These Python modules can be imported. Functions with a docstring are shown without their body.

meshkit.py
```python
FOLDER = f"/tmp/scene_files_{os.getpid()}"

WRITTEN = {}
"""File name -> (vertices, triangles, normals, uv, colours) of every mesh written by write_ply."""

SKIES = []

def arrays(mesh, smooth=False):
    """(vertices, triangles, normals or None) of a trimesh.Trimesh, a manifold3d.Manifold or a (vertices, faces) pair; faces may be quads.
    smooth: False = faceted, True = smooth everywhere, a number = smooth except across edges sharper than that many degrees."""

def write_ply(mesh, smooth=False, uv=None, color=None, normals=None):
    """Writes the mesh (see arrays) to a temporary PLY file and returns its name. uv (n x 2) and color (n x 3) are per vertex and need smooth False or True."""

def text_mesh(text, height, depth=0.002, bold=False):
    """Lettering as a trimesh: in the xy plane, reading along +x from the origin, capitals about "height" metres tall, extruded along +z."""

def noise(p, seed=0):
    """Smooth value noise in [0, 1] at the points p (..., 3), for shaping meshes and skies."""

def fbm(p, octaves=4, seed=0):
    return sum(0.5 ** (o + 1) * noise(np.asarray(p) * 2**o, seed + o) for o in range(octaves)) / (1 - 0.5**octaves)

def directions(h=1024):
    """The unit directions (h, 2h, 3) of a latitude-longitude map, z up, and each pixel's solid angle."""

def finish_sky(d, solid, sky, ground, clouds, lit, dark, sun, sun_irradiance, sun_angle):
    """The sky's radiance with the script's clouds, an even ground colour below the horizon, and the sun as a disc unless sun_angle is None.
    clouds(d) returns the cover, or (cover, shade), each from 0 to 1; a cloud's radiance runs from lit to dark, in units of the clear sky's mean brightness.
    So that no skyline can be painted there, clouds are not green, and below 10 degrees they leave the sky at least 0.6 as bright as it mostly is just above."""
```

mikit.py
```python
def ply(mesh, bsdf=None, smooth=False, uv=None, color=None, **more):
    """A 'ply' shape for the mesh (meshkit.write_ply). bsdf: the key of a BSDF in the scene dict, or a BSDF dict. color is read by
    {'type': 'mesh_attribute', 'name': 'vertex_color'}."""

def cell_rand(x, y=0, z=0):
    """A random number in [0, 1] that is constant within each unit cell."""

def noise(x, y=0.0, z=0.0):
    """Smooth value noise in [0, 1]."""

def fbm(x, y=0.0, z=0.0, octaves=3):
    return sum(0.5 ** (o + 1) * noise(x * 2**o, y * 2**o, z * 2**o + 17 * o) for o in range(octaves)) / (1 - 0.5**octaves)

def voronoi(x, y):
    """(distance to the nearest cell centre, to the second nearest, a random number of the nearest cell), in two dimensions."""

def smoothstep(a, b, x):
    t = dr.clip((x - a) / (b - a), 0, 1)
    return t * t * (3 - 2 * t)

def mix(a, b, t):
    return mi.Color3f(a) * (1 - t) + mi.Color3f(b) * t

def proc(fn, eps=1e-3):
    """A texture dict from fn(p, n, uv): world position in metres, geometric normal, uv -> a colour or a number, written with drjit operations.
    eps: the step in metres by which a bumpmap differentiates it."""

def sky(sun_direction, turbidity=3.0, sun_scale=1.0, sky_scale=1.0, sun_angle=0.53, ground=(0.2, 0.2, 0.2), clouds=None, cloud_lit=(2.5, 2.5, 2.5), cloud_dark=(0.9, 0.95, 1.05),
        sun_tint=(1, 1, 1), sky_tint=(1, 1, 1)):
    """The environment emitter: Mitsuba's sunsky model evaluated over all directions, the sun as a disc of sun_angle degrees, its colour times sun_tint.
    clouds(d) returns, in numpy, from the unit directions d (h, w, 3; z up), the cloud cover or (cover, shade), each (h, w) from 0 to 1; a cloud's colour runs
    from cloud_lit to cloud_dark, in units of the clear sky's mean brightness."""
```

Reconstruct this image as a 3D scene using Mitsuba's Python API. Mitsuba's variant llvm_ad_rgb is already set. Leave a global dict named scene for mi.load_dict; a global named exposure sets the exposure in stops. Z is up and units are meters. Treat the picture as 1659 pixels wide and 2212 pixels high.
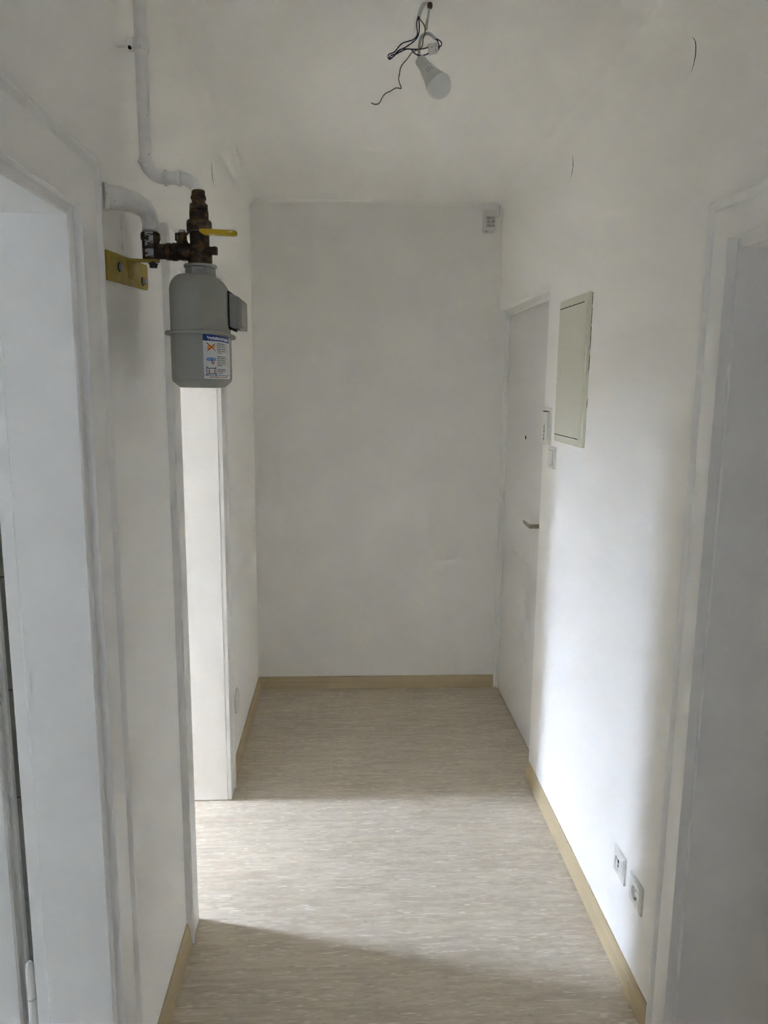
import math
import numpy as np
import trimesh
import manifold3d as m3
import shapely.geometry as sg
from scipy.interpolate import splprep, splev
import drjit as dr
import mitsuba as mi
import mikit
import meshkit

T = mi.ScalarTransform4f
scene, labels = {}, {}

# ------------------------------------------------------------------ camera
F_PX = 1636.9
EYE = np.array([0.0, 0.0, 1.675])
FWD = np.array([0.05168, 0.98440, -0.16819])
UPV = np.array([-0.00111, 0.16847, 0.98571])
scene["camera"] = {
    "type": "perspective",
    "fov": math.degrees(2 * math.atan(1659 / 2 / F_PX)),
    "fov_axis": "x",
    "near_clip": 0.02,
    "to_world": T().look_at(origin=EYE.tolist(), target=(EYE + FWD).tolist(), up=UPV.tolist()),
}
exposure = 5.0
# ------------------------------------------------------------------ light: glowing daylight panels outside three unseen windows, placed to light the corridor
SKY = (0.815, 0.962, 1.235)
SKY_LIVING, SKY_BATH, SKY_FRONT = 6.7, 1.5, 0.08


def rect_mesh(c, u, v):
    c, u, v = (np.asarray(a, float) for a in (c, u, v))
    return trimesh.Trimesh([c - u - v, c + u - v, c + u + v, c - u + v], [[0, 1, 2], [0, 2, 3]], process=False)


def glow_panel(mesh, power):
    return mikit.ply(mesh, "m_black", emitter={"type": "area", "radiance": {"type": "rgb", "value": [power * s for s in SKY]}})  # glowing panel out of view that stands for daylight


# ------------------------------------------------------------------ room numbers (metres; x right, y forward, z up)
XL, XR, YB, ZC = -0.473, 0.797, 3.997, 2.572     # left wall, right wall, back wall, ceiling
XLB, XRB = -0.632, 1.130                         # the far faces of the two side walls
XD = 0.852                                       # face of the entrance door in its niche
ZH = 1.972                                       # casing inner edge, height
NICHE = (3.02, 2.05)

# ------------------------------------------------------------------ materials


def rgb(*c):
    return {"type": "rgb", "value": list(c)}


def paint(name, col, rough=0.6, spec=0.3, **kw):
    scene[name] = {"type": "twosided", "bsdf": {"type": "principled", "base_color": col if isinstance(col, dict) else rgb(*col), "roughness": rough, "specular": spec, **kw}}


def floor_fn(p, n, uv):
    y = p.y + 0.008 * mikit.fbm(p.x * 5.0, p.y * 8.0) + 0.002 * mikit.noise(p.x * 40.0, p.y * 60.0)
    a = mikit.fbm(p.x * 10.0 + 3, y * 85.0, octaves=4)
    a2 = mikit.fbm(p.x * 45.0 + 13, y * 210.0, octaves=2)
    b = mikit.noise(p.x * 15.0 + 5 * mikit.noise(y * 60.0, 3.0), y * 260.0) * mikit.noise(p.x * 50.0, y * 170.0 + 5)
    c = mikit.noise(p.x * 32.0 + 31, y * 280.0 + 7) * mikit.noise(p.x * 90.0 + 3, y * 190.0)
    d = mikit.noise(p.x * 18.0 + 71, y * 120.0 + 11)
    big = mikit.fbm(p.x * 3.0, p.y * 7.0, octaves=3)
    col = mikit.mix((0.485, 0.416, 0.322), (0.600, 0.530, 0.425), mikit.smoothstep(0.2, 0.8, 0.6 * a + 0.4 * a2))
    col = mikit.mix(col, (0.76, 0.71, 0.62), 0.72 * mikit.smoothstep(0.36, 0.80, b))
    col = mikit.mix(col, (0.33, 0.275, 0.21), 0.5 * mikit.smoothstep(0.52, 0.88, c))
    col = mikit.mix(col, (0.56, 0.42, 0.35), 0.30 * mikit.smoothstep(0.70, 0.97, d))
    return col * (0.93 + 0.14 * big)


def wood_fn_x(p, n, uv):
    return wood(p.x, p.y, p.z)


def wood_fn_y(p, n, uv):
    return wood(p.y, p.x, p.z)


def wood(l, t, z):
    g = mikit.fbm(l * 2.0, z * 90.0 + t * 40, octaves=3)
    f = mikit.noise(l * 9.0, z * 420.0, t * 200)
    k, _, r = mikit.voronoi(l * 5.0, z * 40.0)
    col = mikit.mix((0.465, 0.370, 0.222), (0.525, 0.428, 0.272), g)
    col = col * (0.96 + 0.07 * f)
    return mikit.mix(col, (0.25, 0.15, 0.07), dr.select(r > 0.82, 0.7 * (1 - mikit.smoothstep(0.03, 0.07, k)), 0))


def wall_fn(p, n, uv):
    s = mikit.fbm(p.x * 1.7 + p.y * 1.3, p.y * 1.1 - p.x, p.z * 1.5, octaves=3)
    col = mi.Color3f(0.868, 0.843, 0.794) * (0.975 + 0.05 * s)
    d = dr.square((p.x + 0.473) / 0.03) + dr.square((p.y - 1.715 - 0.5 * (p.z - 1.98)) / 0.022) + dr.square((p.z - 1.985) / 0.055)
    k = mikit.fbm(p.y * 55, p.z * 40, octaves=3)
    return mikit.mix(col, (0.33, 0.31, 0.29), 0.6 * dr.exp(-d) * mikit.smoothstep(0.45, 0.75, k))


def brass_fn(p, n, uv):
    a = mikit.fbm(p.x * 55, p.y * 55, p.z * 75, octaves=4)
    return mikit.mix((0.018, 0.011, 0.005), (0.085, 0.044, 0.012), mikit.smoothstep(0.38, 0.72, a))


def zinc_fn(p, n, uv):
    a = mikit.fbm(p.x * 70, p.y * 70, p.z * 160)
    return mikit.mix((0.04, 0.028, 0.018), (0.34, 0.35, 0.33), mikit.smoothstep(0.42, 0.56, a))


def pipe_fn(p, n, uv):
    a = mikit.fbm(p.x * 40, p.y * 40, p.z * 40)
    b = mikit.noise(p.x * 130, p.y * 130, p.z * 130)
    col = mikit.mix((0.76, 0.735, 0.675), (0.86, 0.84, 0.80), a)
    return mikit.mix(col, (0.30, 0.28, 0.24), 0.7 * mikit.smoothstep(0.88, 0.96, b))


def yellow_fn(p, n, uv):
    a = mikit.fbm(p.x * 60, p.y * 60, p.z * 60)
    return mikit.mix((0.27, 0.185, 0.014), (0.37, 0.27, 0.04), a)


def grip_fn(p, n, uv):
    a = mikit.fbm(p.x * 110, p.y * 110, p.z * 160)
    return mikit.mix((0.50, 0.34, 0.01), (0.62, 0.52, 0.30), mikit.smoothstep(0.62, 0.72, a))


paint("m_wall", mikit.proc(wall_fn), 0.85, 0.15)
paint("m_ceiling", (0.872, 0.848, 0.80), 0.9, 0.1)
paint("m_trim", (0.835, 0.812, 0.770), 0.4, 0.35)
paint("m_door", (0.73, 0.712, 0.68), 0.4, 0.4)
paint("m_floor", mikit.proc(floor_fn), 0.45, 0.15)
paint("m_subfloor", (0.25, 0.21, 0.16), 0.9, 0.1)
paint("m_wood_x", mikit.proc(wood_fn_x), 0.5, 0.35)
paint("m_wood_y", mikit.proc(wood_fn_y), 0.5, 0.35)
paint("m_black", (0.012, 0.012, 0.012), 0.6, 0.2)
paint("m_darkgap", (0.03, 0.028, 0.025), 0.9, 0.1)
paint("m_meter", (0.275, 0.275, 0.237), 0.45, 0.4)
paint("m_meter_collar", (0.31, 0.31, 0.275), 0.5, 0.35)
paint("m_brass", mikit.proc(brass_fn), 0.45, 0.5, metallic=0.35)
paint("m_zinc", mikit.proc(zinc_fn), 0.5, 0.5, metallic=0.3)
paint("m_steel", (0.34, 0.345, 0.33), 0.4, 0.5, metallic=0.6)
paint("m_darksteel", (0.045, 0.038, 0.03), 0.5, 0.4, metallic=0.4)
paint("m_pipe", mikit.proc(pipe_fn), 0.5, 0.35)
paint("m_yellow", mikit.proc(yellow_fn), 0.4, 0.4)
paint("m_grip", mikit.proc(grip_fn), 0.4, 0.4)
paint("m_sticker", (0.66, 0.67, 0.66), 0.3, 0.45)
paint("m_blue", (0.012, 0.045, 0.22), 0.35, 0.4)
paint("m_lightblue", (0.16, 0.33, 0.55), 0.4, 0.4)
paint("m_orange", (0.72, 0.30, 0.03), 0.4, 0.4)
paint("m_red", (0.32, 0.02, 0.02), 0.4, 0.4)
paint("m_ink", (0.05, 0.05, 0.06), 0.5, 0.3)
paint("m_greyink", (0.28, 0.28, 0.28), 0.5, 0.3)
paint("m_white_ink", (0.75, 0.76, 0.78), 0.4, 0.4)
paint("m_cream", (0.66, 0.64, 0.525), 0.4, 0.4)
paint("m_plastic", (0.76, 0.74, 0.685), 0.3, 0.45)
paint("m_plastic_grey", (0.45, 0.445, 0.42), 0.4, 0.4)
paint("m_button", (0.13, 0.13, 0.12), 0.5, 0.3)
paint("m_handle", (0.36, 0.33, 0.24), 0.35, 0.5, metallic=0.7)
paint("m_bulb_base", (0.62, 0.61, 0.55), 0.4, 0.4)
paint("m_bulb_globe", (0.80, 0.80, 0.77), 0.22, 0.5)
paint("m_cable_white", (0.62, 0.615, 0.59), 0.45, 0.4)
paint("m_cable_grey", (0.42, 0.42, 0.40), 0.45, 0.4)
paint("m_wire_black", (0.02, 0.022, 0.035), 0.4, 0.4)
paint("m_wire_blue", (0.014, 0.018, 0.045), 0.4, 0.4)
paint("m_wire_earth", (0.12, 0.10, 0.04), 0.45, 0.4)
paint("m_rust", (0.075, 0.05, 0.035), 0.7, 0.3)
paint("m_tile", (0.40, 0.40, 0.36), 0.2, 0.4)
paint("m_floor_bath", (0.60, 0.60, 0.57), 0.4, 0.3)
paint("m_grout", (0.09, 0.09, 0.085), 0.9, 0.1)
paint("m_glass_dark", (0.20, 0.205, 0.20), 0.15, 0.6)

# ------------------------------------------------------------------ helpers
NX = {}


def key_for(name):
    k = NX.get(name, 0)
    NX[name] = k + 1
    return name if k == 0 else f"{name}_{k:03d}"


def put(name, mesh, mat, parent=None, smooth=False, label=None):
    key = key_for((parent + "__" if parent else "") + name)
    scene[key] = mikit.ply(mesh, mat, smooth=smooth)
    if label:
        labels[key] = {"label": label}
    return key


def thing(name, label, cat, group=None):
    key = key_for(name)
    labels[key] = {"label": label, "category": cat}
    if group:
        labels[key]["group"] = group
    return key


def struct(name, label, cat):
    key = key_for(name)
    labels[key] = {"label": label, "category": cat, "kind": "structure"}
    return key


def solo(name, mesh, mat, label, cat, smooth=False):
    key = struct(name, label, cat)
    scene[key] = mikit.ply(mesh, mat, smooth=smooth)
    return key


cat = trimesh.util.concatenate


def box(lo, hi, c=0.0):
    lo, hi = np.minimum(lo, hi).astype(float), np.maximum(lo, hi).astype(float)
    if c <= 0:
        return trimesh.creation.box(bounds=[lo, hi])
    pts = []
    for k in range(3):
        a, b = lo + c, hi - c
        a[k], b[k] = lo[k], hi[k]
        pts += [[x, y, z] for x in (a[0], b[0]) for y in (a[1], b[1]) for z in (a[2], b[2])]
    return trimesh.convex.convex_hull(np.array(pts))


def hull(pts):
    return trimesh.convex.convex_hull(np.array(pts, float))


def frame_of(axis):
    z = np.asarray(axis, float)
    z = z / np.linalg.norm(z)
    x = np.cross(z, [0, 0, 1] if abs(z[2]) < 0.9 else [0, 1, 0])
    x /= np.linalg.norm(x)
    return x, np.cross(z, x), z


def lathe(prof, base, axis=(0, 0, 1), seg=40):
    """prof: (radius, height) pairs from bottom to top; the ends are closed."""
    x, y, z = frame_of(axis)
    prof = [(max(r, 1e-5), h) for r, h in prof]
    prof = [(1e-5, prof[0][1])] + prof + [(1e-5, prof[-1][1])]
    th = np.arange(seg) * 2 * np.pi / seg
    v = [np.asarray(base) + r * (np.cos(th)[:, None] * x + np.sin(th)[:, None] * y) + h * z for r, h in prof]
    v = np.vstack(v)
    f = []
    for i in range(len(prof) - 1):
        for j in range(seg):
            a, b = i * seg + j, i * seg + (j + 1) % seg
            f += [[a, b, b + seg], [a, b + seg, a + seg]]
    return trimesh.Trimesh(v, f, process=True)


def hexnut(r, h, base, axis=(0, 0, 1), c=0.15, turn=0.0, n=6):
    x, y, z = frame_of(axis)
    pts = []
    for k in range(n):
        a = turn + k * 2 * np.pi / n
        d = np.cos(a) * x + np.sin(a) * y
        for rr, hh in ((r * (1 - c * 0.7), 0), (r, h * c), (r, h * (1 - c)), (r * (1 - c * 0.7), h)):
            pts.append(np.asarray(base) + rr * d + hh * z)
    return hull(pts)


def curve(pts, n=60, s=0.0):
    p = np.array(pts, float)
    tck, _ = splprep(p.T, s=s, k=min(3, len(p) - 1))
    return np.array(splev(np.linspace(0, 1, n), tck)).T


def tube(path, r, seg=20, ends=True):
    p = np.asarray(path, float)
    n = len(p)
    r = np.broadcast_to(np.asarray(r, float), (n,))
    t = np.gradient(p, axis=0)
    t /= np.linalg.norm(t, axis=1, keepdims=True)
    x, _, _ = frame_of(t[0])
    vs = []
    th = np.arange(seg) * 2 * np.pi / seg
    for i in range(n):
        x = x - t[i] * (x @ t[i])
        x /= np.linalg.norm(x)
        y = np.cross(t[i], x)
        vs.append(p[i] + r[i] * (np.cos(th)[:, None] * x + np.sin(th)[:, None] * y))
    v = np.vstack(vs + [p[:1], p[-1:]])
    f = []
    for i in range(n - 1):
        for j in range(seg):
            a, b = i * seg + j, i * seg + (j + 1) % seg
            f += [[a, b, b + seg], [a, b + seg, a + seg]]
    if ends:
        for j in range(seg):
            f += [[n * seg, (j + 1) % seg, j], [n * seg + 1, (n - 1) * seg + j, (n - 1) * seg + (j + 1) % seg]]
    return trimesh.Trimesh(v, f, process=False)


def loft(a, b, prof2d):
    """Solid between two rings of equal count; prof2d gives the planar order for the end caps."""
    n = len(a)
    v = np.vstack([a, b])
    f = []
    for j in range(n):
        k = (j + 1) % n
        f += [[j, k, n + k], [j, n + k, n + j]]
    tv, tf = trimesh.creation.triangulate_polygon(sg.Polygon(prof2d), engine="earcut")
    idx = [int(np.argmin(((np.asarray(prof2d) - q) ** 2).sum(1))) for q in tv[:, :2]]
    for t in tf:
        i, j, k = (idx[q] for q in t)
        f += [[i, k, j], [n + i, n + j, n + k]]
    m = trimesh.Trimesh(v, f, process=False)
    m.fix_normals()
    return m


def plate(poly, a0, a1, axis):
    """Extrude a polygon given in the two other axes (x,y,z order kept) between a0 and a1 along the axis."""
    m = trimesh.creation.extrude_polygon(poly, a1 - a0, engine="earcut")
    v = np.array(m.vertices)
    o = np.empty_like(v)
    k = "xyz".index(axis)
    others = [i for i in range(3) if i != k]
    o[:, others[0]], o[:, others[1]], o[:, k] = v[:, 0], v[:, 1], v[:, 2] + a0
    m = trimesh.Trimesh(o, m.faces, process=False)
    m.fix_normals()
    return m


def rrect(y0, y1, z0, z1, r, seg=8):
    return sg.box(y0 + r, z0 + r, y1 - r, z1 - r).buffer(r, quad_segs=seg)


# ------------------------------------------------------------------ floor, ceiling, walls
key = struct("floor", "beige streaked vinyl floor of the corridor", "floor")
put("subfloor", box((-3.4, -1.7, -0.06), (1.4, 4.6, -0.004)), "m_subfloor", key)
put("sheet", box((-3.4, 1.8290, -0.004), (1.4, 4.6, 0.0)), "m_floor", key, label="beige streaked vinyl sheet beyond the floor seam")
put("sheet", box((-3.4, -1.7, -0.004), (1.4, 1.8284, 0.0)), "m_floor", key, label="beige streaked vinyl sheet in front of the floor seam")


def cove(p0, p1, d1, r=0.05):
    """Concave fillet under the ceiling along p0-p1; d1 points away from the wall."""
    th = np.linspace(0, np.pi / 2, 14)
    d1 = np.asarray(d1, float)
    prof = [(0, 0)] + [(r * (1 - np.cos(t)), -r * (1 - np.sin(t))) for t in th]
    ring = lambda p: np.array([np.asarray(p, float) + a * d1 + b * np.array([0, 0, 1.0]) for a, b in prof])
    return loft(ring(p0), ring(p1), prof)


ceil = cat([
    box((-2.7, -1.7, ZC), (1.4, 4.6, ZC + 0.1)), box((-3.4, 2.0, ZC), (-2.7, 4.6, ZC + 0.1)),
    cove((XL, -1.6, ZC), (XL, YB, ZC), (1, 0, 0)),
    cove((XR, -1.6, ZC), (XR, YB, ZC), (-1, 0, 0)),
    cove((XL, YB, ZC), (XR, YB, ZC), (0, -1, 0), 0.02),
])
solo("ceiling", ceil, "m_ceiling", "white painted plaster ceiling of the corridor with soft coved edges", "ceiling", smooth=40)

D1, D2, D3 = (0.64, 1.385), (2.175, 2.858), (0.80, 1.572)     # lining faces (clear openings) of the three passage doors
ZL = 1.953                                                   # soffit of the linings
LT = 0.025                                                   # lining thickness


def opening(d):
    return sg.box(d[0] - LT, -1, d[1] + LT, ZL + LT)


left = sg.box(-1.6, -0.004, YB + 0.1, ZC).difference(opening(D1)).difference(opening(D2))
solo("wall_left", plate(left, XLB + 0.004, XL, "x"), "m_wall", "white painted left corridor wall with two doorways", "wall")
right = sg.box(-1.6, -0.004, YB + 0.1, ZC).difference(opening(D3)).difference(sg.box(NICHE[0], -1, YB, NICHE[1]))
solo("wall_right", plate(right, XR, XRB - 0.004, "x"), "m_wall", "white painted right corridor wall with the entrance niche", "wall")
solo("wall_back", box((XL - 0.02, YB, -0.004), (1.2, YB + 0.1, ZC)), "m_wall", "blank white wall at the end of the corridor", "wall")
key = struct("wall_front", "unseen white corridor wall behind the viewer, cut open for the unseen window", "wall")
put("window_wall", plate(sg.box(XL - 0.1, -0.004, XR + 0.1, ZC).difference(sg.box(-0.25, 0.95, 0.55, 2.1)), -1.7, -1.6, "y"), "m_wall", key)

# the side room beyond the middle left doorway, with an unseen window placed to light the corridor
win = sg.box(2.03, -0.004, 4.45, ZC).difference(sg.box(2.70, 0.85, 3.13, 2.50))
key = struct("wall_side_room", "white walls of the bright side room beyond the middle left doorway", "wall")
put("window_wall", plate(win, -3.40, -3.30, "x"), "m_wall", key)
put("far_wall", box((-3.30, 4.40, -0.004), (XLB + 0.004, 4.50, ZC)), "m_wall", key)
put("near_wall", box((-3.30, 2.03, -0.004), (XLB + 0.004, 2.07, ZC)), "m_wall", key)
put("end_wall", box((XLB + 0.004, YB + 0.1, -0.004), (XL, 4.45, ZC)), "m_wall", key)


def window_frame(x, y0, y1, z0, z1, label, sky_panel):
    k = struct("window_" + str(len([q for q in labels if q.startswith("window_") and "__" not in q]) + 1), label, "window")
    w = 0.055
    ring = sg.box(y0, z0, y1, z1).difference(sg.box(y0 + w, z0 + w, y1 - w, z1 - w))
    put("frame", plate(ring, x - 0.06, x - 0.01, "x"), "m_trim", k)
    put("sill", box((x - 0.02, y0 - 0.05, z0 - 0.03), (x + 0.14, y1 + 0.05, z0 - 0.002), 0.006), "m_trim", k)
    scene[k + "__sky_panel"] = sky_panel  # glowing panel that sends daylight through this unseen window
    return k


window_frame(-3.30, 2.70, 3.13, 0.85, 2.50, "unseen window of the side room, with glowing panels outside to light the corridor",
             glow_panel(cat([rect_mesh((-7.5, 3.1, 4.775), (0, -2.6, 0), (0, 0, -1.625)), rect_mesh((-5.7, 7.2, 4.775), (-1.8, -1.5, 0), (0, 0, -1.625))]), SKY_LIVING))  # panels out of view; the angled one brightens the side room wall

# the bathroom beyond the near left doorway
key = struct("wall_bathroom", "tiled bathroom wall glimpsed behind the open door", "wall")
put("grout_bed", box((-2.7, 1.916, -0.004), (XLB + 0.004, 2.0, ZC)), "m_grout", key)
tile = None
for i in range(4):
    for j in range(8):
        x1 = XLB + 0.002 - i * 0.6
        x0 = max(x1 - 0.597, -2.6)
        z0 = -0.026 + j * 0.302
        put("tile", box((x0, 1.908, max(z0, 0.001)), (x1, 1.917, z0 + 0.2985), 0.0015), "m_tile", key)
put("side_wall", box((-2.7, -0.75, -0.004), (XLB + 0.004, -0.65, ZC)), "m_wall", key)
winb = sg.box(-0.65, -0.004, 1.908, ZC).difference(sg.box(0.1, 1.52, 0.80, 2.02))
put("window_wall", plate(winb, -2.7, -2.6, "x"), "m_wall", key)
solo("floor_bathroom", box((-2.6, -0.65, 0.0005), (XLB - 0.001, 1.908, 0.004)), "m_floor_bath", "unseen light grey floor of the bathroom, bouncing light onto the near left frame", "floor")  # unseen floor, its neutral grey set to bounce light onto the frame
window_frame(-2.60, 0.1, 0.80, 1.52, 2.02, "unseen window of the bathroom, with a glowing panel outside to light the near left frame",
             glow_panel(rect_mesh((-4.3, 0.55, 4.3), (0, -2.2, 0), (0, 0, -1.2)), SKY_BATH))  # glowing panel out of view, lights the bathroom and near left frame

# unseen window behind the viewer, placed to light the end wall
k = struct("window_3", "unseen window behind the viewer, with a glowing panel outside to light the end wall", "window")
put("frame", plate(sg.box(-0.25, 0.95, 0.55, 2.1).difference(sg.box(-0.20, 1.0, 0.50, 2.05)), -1.68, -1.63, "y"), "m_trim", k)
scene[k + "__sky_panel"] = glow_panel(rect_mesh((0.15, -2.6, 1.9), (1.2, 0, 0), (0, 0, -1.2)), SKY_FRONT)  # glowing panel behind the viewer, out of view

# an unseen door leaf shuts the right doorway and keeps its reveal dark (built with door_3)

# ------------------------------------------------------------------ baseboards
BP = [(0, 0.0), (0.0155, 0.0), (0.0150, 0.012), (0.0125, 0.030), (0.0115, 0.044), (0.0075, 0.058), (0.0045, 0.069), (0, 0.069)]


def board_y(xw, sx, y0, y1, m0=0, m1=0):
    ring = lambda y, m: np.array([(xw + sx * d, y + m * d, z) for d, z in BP])
    return loft(ring(y0, m0), ring(y1, m1), BP)


solo("baseboard_left", board_y(XL, 1, 2.965, YB, 0, -1), "m_wood_y", "light wooden baseboard on the left wall beyond the middle doorway", "baseboard", smooth=25)
solo("baseboard_left", board_y(XL, 1, 1.518, 2.062), "m_wood_y", "light wooden baseboard on the left wall between the two doorways", "baseboard", smooth=25)
solo("baseboard_right", board_y(XR, -1, 1.665, 3.005), "m_wood_y", "light wooden baseboard along the right wall up to the niche", "baseboard", smooth=25)
ringb = lambda x, m: np.array([(x + m * d, YB - d, z) for d, z in BP])
solo("baseboard_back", loft(ringb(XL, 1), ringb(XD - 0.004, 0), BP), "m_wood_x", "light wooden baseboard along the end wall", "baseboard", smooth=25)

# ------------------------------------------------------------------ passage door frames


def casing_profile(w, t):
    return [(0.0, 0.0), (0.0, t - 0.001), (0.001, t), (w - 0.027, t), (w - 0.0255, t - 0.0025), (w - 0.021, t - 0.0022), (w - 0.016, t + 0.0025), (w - 0.012, t + 0.0055), (w - 0.0075, t + 0.0062),
            (w - 0.0025, t + 0.005), (w, t + 0.001), (w, 0.0)]


def door_frame(dkey, wall_x, sx, ci, zi, w, t, lining, xback, setback=-0.002):
    """Casings around the opening whose inner edges are ci = (y0, y1) and zi; sx = direction from the wall into the corridor. The lining has its faces at lining = (y0, y1, z)."""
    prof = casing_profile(w, t)
    y0, y1 = ci
    if setback > 0:
        prof[0] = (0.0, -setback - 0.001)

    def jamb(y, s):
        a = np.array([(wall_x + sx * h, y + s * d, 0.002) for d, h in prof])
        b = np.array([(wall_x + sx * h, y + s * d, zi + d) for d, h in prof])
        return loft(a, b, prof)

    a = np.array([(wall_x + sx * h, y0 - d, zi + d) for d, h in prof])
    b = np.array([(wall_x + sx * h, y1 + d, zi + d) for d, h in prof])
    put("casing", jamb(y1, 1), "m_trim", dkey, smooth=20)
    put("casing", jamb(y0, -1), "m_trim", dkey, smooth=20)
    put("casing", loft(a, b, prof), "m_trim", dkey, smooth=20)
    l0, l1, lz = lining
    xf = wall_x - sx * setback
    put("lining", box((xf, l1, 0.001), (xback, l1 + LT, lz + LT), 0.003), "m_trim", dkey)
    put("lining", box((xf, l0 - LT, 0.001), (xback, l0, lz + LT), 0.003), "m_trim", dkey)
    put("lining", box((xf, l0, lz), (xback, l1, lz + LT), 0.003), "m_trim", dkey)


# door_1: near left doorway to the bathroom
d1 = struct("door_1", "white door frame of the near left doorway with the leaf opened into the bathroom", "door")
door_frame(d1, XL, 1, (0.62, 1.410), ZH, 0.106, 0.016, (D1[0], D1[1], ZL), -0.602)
put("rebate", box((-0.6015, 1.400, 0.001), (-0.632, 1.412, ZL + LT + 0.012), 0.002), "m_trim", d1)
put("rebate", box((-0.6015, D1[0] - 0.027, 0.001), (-0.632, D1[0] - 0.015, ZL + LT + 0.012), 0.002), "m_trim", d1)
put("rebate", box((-0.6015, D1[0] - 0.015, ZL + 0.014), (-0.632, 1.400, ZL + LT + 0.012), 0.002), "m_trim", d1)
leaf = put("leaf", cat([box((-0.667, 1.408, 0.008), (-1.41, 1.432, ZL - 0.002), 0.004), box((-0.6605, 1.432, 0.008), (-1.425, 1.449, ZL + 0.012), 0.003)]), "m_door", d1,
           label="white door leaf standing open behind the near left frame")
hg = lambda z: cat([lathe([(0.004, 0), (0.0075, 0.004), (0.0085, 0.010), (0.0085, 0.078)], (-0.6425, 1.405, z + 0.003)),
                    lathe([(0.0085, 0), (0.0085, 0.07), (0.0075, 0.078), (0.004, 0.083)], (-0.6425, 1.405, z + 0.085))])
put("hinge", hg(0.335), "m_trim", d1, smooth=35)
put("hinge", hg(1.62), "m_trim", d1, smooth=35)

# door_2: middle left doorway
d2 = struct("door_2", "white door frame of the bright middle left doorway", "door")
door_frame(d2, XL, 1, (2.160, 2.864), ZH, 0.100, 0.016, (D2[0], D2[1], ZL), XLB)

# door_3: near right doorway, shut on its far side by an unseen leaf
d3 = struct("door_3", "white door frame of the near right doorway", "door")
door_frame(d3, XR, -1, (0.777, 1.583), ZH, 0.089, 0.016, (D3[0], D3[1], ZL), XRB, 0.006)
put("leaf", box((1.118, D3[0] + 0.003, 0.006), (1.156, D3[1] - 0.003, ZL - 0.003), 0.003), "m_door", d3, label="unseen white door leaf shut on the far side of the frame, keeping the doorway dark")

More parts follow.
